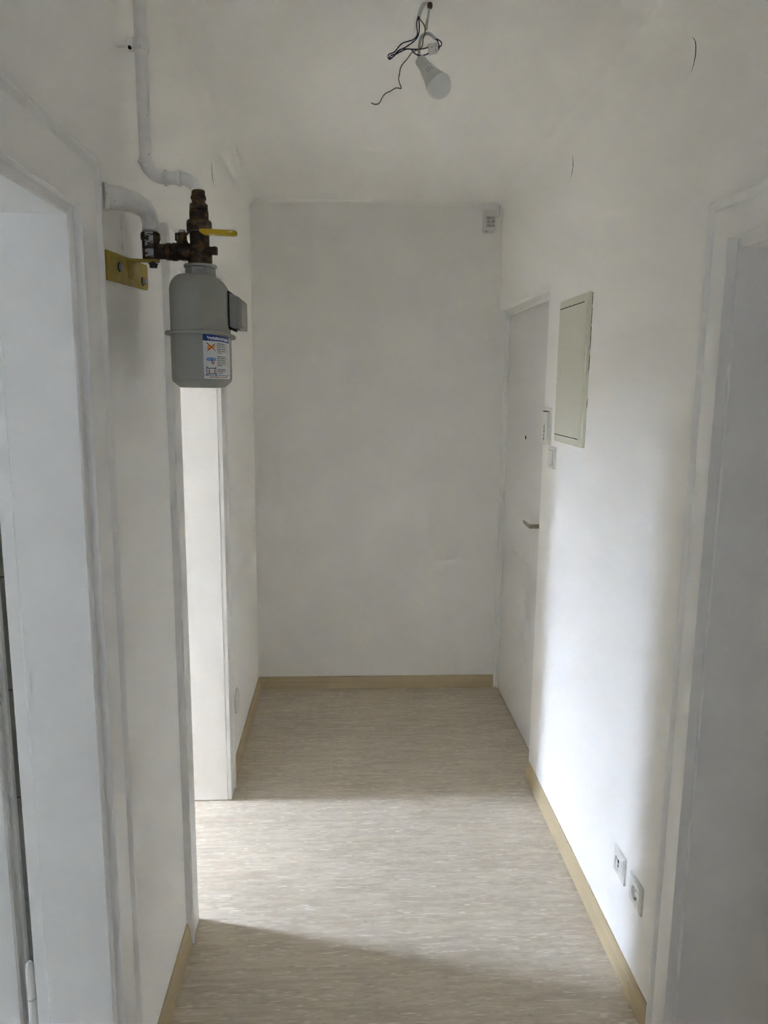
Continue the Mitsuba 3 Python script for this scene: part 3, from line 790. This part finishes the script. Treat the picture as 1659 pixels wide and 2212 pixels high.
# ------------------------------------------------------------------ fuse box on the right wall
fb = thing("fuse_box", "cream fuse box cover on the right wall beside the entrance niche", "fuse box")
y0, y1, z0, z1 = 2.484, 2.826, 1.4665, 1.972
put("frame", plate(rrect(y0, y1, z0, z1, 0.010), XR - 0.0095, XR + 0.002, "x"), "m_cream", fb)
dr_ = put("cover", plate(rrect(y0 + 0.022, y1 - 0.004, z0 + 0.026, z1 - 0.028, 0.003), XR - 0.0115, XR - 0.009, "x"), "m_cream", fb)
put("latch", lathe([(0.0235, 0), (0.0235, 0.0008), (0.0220, 0.0012)], (XR - 0.0113, 2.797, 1.716), (-1, 0, 0), 36), "m_cream", dr_)
put("latch_line", lathe([(0.0245, 0), (0.0245, 0.0002)], (XR - 0.0114, 2.797, 1.716), (-1, 0, 0), 36), "m_plastic_grey", dr_)
put("gap", box((XR - 0.0098, 2.535, z1 - 0.0295), (XR - 0.0117, 2.816, z1 - 0.0268)), "m_black", fb)
put("gap", box((XR - 0.0098, 2.535, z0 + 0.0245), (XR - 0.0117, 2.816, z0 + 0.0272)), "m_black", fb)
for a, b in ((1.93, 1.968), (1.87, 1.922), (1.79, 1.862), (1.72, 1.77), (1.60, 1.63)):
    put("crack", box((XR - 0.001, y0 - 0.0022, a), (XR + 0.002, y0 + 0.0005, b)), "m_darkgap", fb)

# ------------------------------------------------------------------ intercom, switch, outlets
ic = thing("intercom", "white wall intercom with a column of dark buttons between the niche and the fuse box", "intercom")
put("base", box((XR + 0.001, 2.900, 1.442), (XR - 0.0055, 3.010, 1.586), 0.0015), "m_plastic", ic)
put("rim", hull([(XR - 0.004, 2.900, z) for z in (1.442, 1.586)] + [(XR - 0.0085, 2.9025, z) for z in (1.445, 1.583)] + [(XR - 0.0085, 2.9125, z) for z in (1.445, 1.583)] + [(XR - 0.004, 2.9135, z) for z in (1.442, 1.586)]), "m_plastic", ic)
put("rim", box((XR - 0.004, 2.902, 1.573), (XR - 0.0175, 2.985, 1.586), 0.002), "m_plastic", ic)
put("channel", box((XR - 0.005, 2.9125, 1.446), (XR - 0.0060, 2.9215, 1.572)), "m_plastic_grey", ic)
hs = put("speaker_panel", box((XR - 0.005, 2.9215, 1.442), (XR - 0.0145, 3.004, 1.5695), 0.0015), "m_plastic", ic)
put("slot", box((XR - 0.007, 2.915, 1.5698), (XR - 0.0165, 2.975, 1.5732)), "m_darkgap", ic)
for z, r in ((1.5190, 0.0024), (1.5085, 0.0046), (1.4940, 0.0052), (1.4785, 0.0048), (1.4640, 0.0048)):
    put("button", lathe([(r, 0), (r, 0.001), (r * 0.7, 0.0016)], (XR - 0.0145, 2.955, z), (-1, 0, 0), 18), "m_button", hs)

sw = thing("light_switch", "white rocker light switch below the intercom on the right wall", "light switch")
put("frame", hull([(XR + 0.001, y, z) for y in (2.8150, 2.8980) for z in (1.357, 1.440)] + [(XR - 0.0085, y, z) for y in (2.8155, 2.8975) for z in (1.3575, 1.4395)] + [(XR - 0.0108, y, z) for y in (2.8200, 2.8930) for z in (1.362, 1.435)]), "m_plastic", sw)
put("seam", box((XR - 0.0100, 2.8270, 1.3690), (XR - 0.0112, 2.8870, 1.4290)), "m_plastic_grey", sw)
put("rocker", hull([(XR - 0.0100, y, z) for y in (2.8298, 2.8842) for z in (1.3718, 1.4262)] + [(XR - 0.0128, y, 1.4255) for y in (2.8302, 2.8838)] + [(XR - 0.0165, y, 1.3725) for y in (2.8302, 2.8838)]), "m_plastic", sw)


def outlet_frame(yc, zc, x=XR, sx=-1, s=0.0405):
    return hull([(x - sx * 0.001, yc + a * s, zc + b * s) for a in (-1, 1) for b in (-1, 1)] + [(x + sx * 0.006, yc + a * s, zc + b * s) for a in (-1, 1) for b in (-1, 1)]
                + [(x + sx * 0.0098, yc + a * (s - 0.007), zc + b * (s - 0.007)) for a in (-1, 1) for b in (-1, 1)])


do = thing("data_outlet", "white data outlet low on the right wall, further from the near right doorway", "outlet")
yc, zc = 1.9455, 0.3120
of = m3.Manifold(m3.Mesh(np.array(outlet_frame(yc, zc).vertices, np.float32), np.array(outlet_frame(yc, zc).faces, np.uint32)))
of -= m3.Manifold.cube((0.02, 0.030, 0.036)).translate((XR - 0.0155, yc - 0.008, zc - 0.018))
put("frame", of, "m_plastic", do)
put("recess", box((XR - 0.0062, yc - 0.0078, zc - 0.0178), (XR - 0.0048, yc + 0.0218, zc + 0.0178)), "m_plastic_grey", do)
put("insert", hull([(XR - 0.0060, yc - 0.007, zc - 0.017), (XR - 0.0060, yc + 0.021, zc - 0.017), (XR - 0.0060, yc - 0.007, zc + 0.004), (XR - 0.0060, yc + 0.021, zc + 0.004), (XR - 0.0094, yc - 0.007, zc - 0.017), (XR - 0.0094, yc + 0.021, zc - 0.017), (XR - 0.0075, yc - 0.007, zc + 0.002), (XR - 0.0075, yc + 0.021, zc + 0.002)]), "m_plastic", do)
put("port", cat([box((XR - 0.0060, yc - 0.004, zc + 0.004), (XR - 0.0085, yc + 0.006, zc + 0.011)), box((XR - 0.0088, yc - 0.004, zc - 0.006), (XR - 0.0096, yc + 0.001, zc + 0.001)), ]), "m_black", do)
put("seam", cat([box((XR - 0.0092, yc - 0.0275, zc - 0.0265), (XR - 0.00995, yc - 0.0267, zc + 0.0265)), box((XR - 0.0092, yc - 0.0275, zc + 0.0257), (XR - 0.00995, yc + 0.0265, zc + 0.0265)), box((XR - 0.0092, yc - 0.0275, zc - 0.0265), (XR - 0.00995, yc + 0.0265, zc - 0.0257))]), "m_plastic_grey", do)

so = thing("power_socket", "white power socket low on the right wall, nearer the near right doorway", "socket")
yc, zc = 1.8215, 0.3120
of = m3.Manifold(m3.Mesh(np.array(outlet_frame(yc, zc).vertices, np.float32), np.array(outlet_frame(yc, zc).faces, np.uint32)))
of -= m3.Manifold.cylinder(0.03, 0.0195, 0.0195, 40).rotate((0, 90, 0)).translate((XR - 0.0165, yc, zc))
put("frame", of, "m_plastic", so)
put("well", cat([lathe([(0.0195, 0), (0.0195, 0.001)], (XR + 0.0002, yc, zc), (-1, 0, 0)), lathe([(0.0192, 0), (0.0188, 0.0006)], (XR - 0.0006, yc, zc), (-1, 0, 0))]), "m_plastic", so)
for s in (-1, 1):
    put("pin_hole", lathe([(0.0025, 0), (0.0025, 0.0004)], (XR - 0.0013, yc + s * 0.0095, zc), (-1, 0, 0), 14), "m_black", so)
    put("earth_clip", box((XR - 0.001, yc - 0.003, zc + s * 0.0165 - 0.0015), (XR - 0.0085, yc + 0.003, zc + s * 0.0165 + 0.0015)), "m_steel", so)

jl = thing("junction_cover", "round white cover plate low on the left wall just beyond the middle doorway", "cover plate")
put("plate", lathe([(0.0545, 0), (0.0545, 0.004), (0.0525, 0.0058), (0.040, 0.0066)], (XL, 3.163, 0.296), (1, 0, 0), 48), "m_plastic", jl, smooth=35)
put("shadow_gap", lathe([(0.0552, 0), (0.0552, 0.0006)], (XL, 3.163, 0.296), (1, 0, 0), 48), "m_darkgap", jl)


def round_cover(label, x, sx, yc, zc, r, a0, a1):
    k_ = thing("junction_cover", label, "cover plate")
    put("plate", lathe([(r, -0.001), (r, 0.0005), (r - 0.003, 0.0012), (r * 0.6, 0.0016)], (x, yc, zc), (sx, 0, 0), 48), "m_wall", k_, smooth=40)
    a = np.radians(np.linspace(a0, a1, 24))
    w = 0.0001 + 0.0011 * np.sin(np.linspace(0.05, np.pi - 0.05, 24))
    put("crack", tube(np.stack([np.full(24, x + sx * 0.0002), yc + (r + 0.0008) * np.cos(a), zc + (r + 0.0008) * np.sin(a)], -1), w, 8), "m_darkgap", k_, smooth=True)


round_cover("round painted-over cover high on the right wall, the nearer and larger of two", XR, -1, 1.884, 2.424, 0.045, 118, 232)
round_cover("round painted-over cover high on the right wall, the farther one above the fuse box", XR, -1, 2.826, 2.432, 0.042, 128, 236)
round_cover("round painted-over cover high on the left wall above the brass valve", XL, 1, 2.928, 2.417, 0.045, 150, 250)
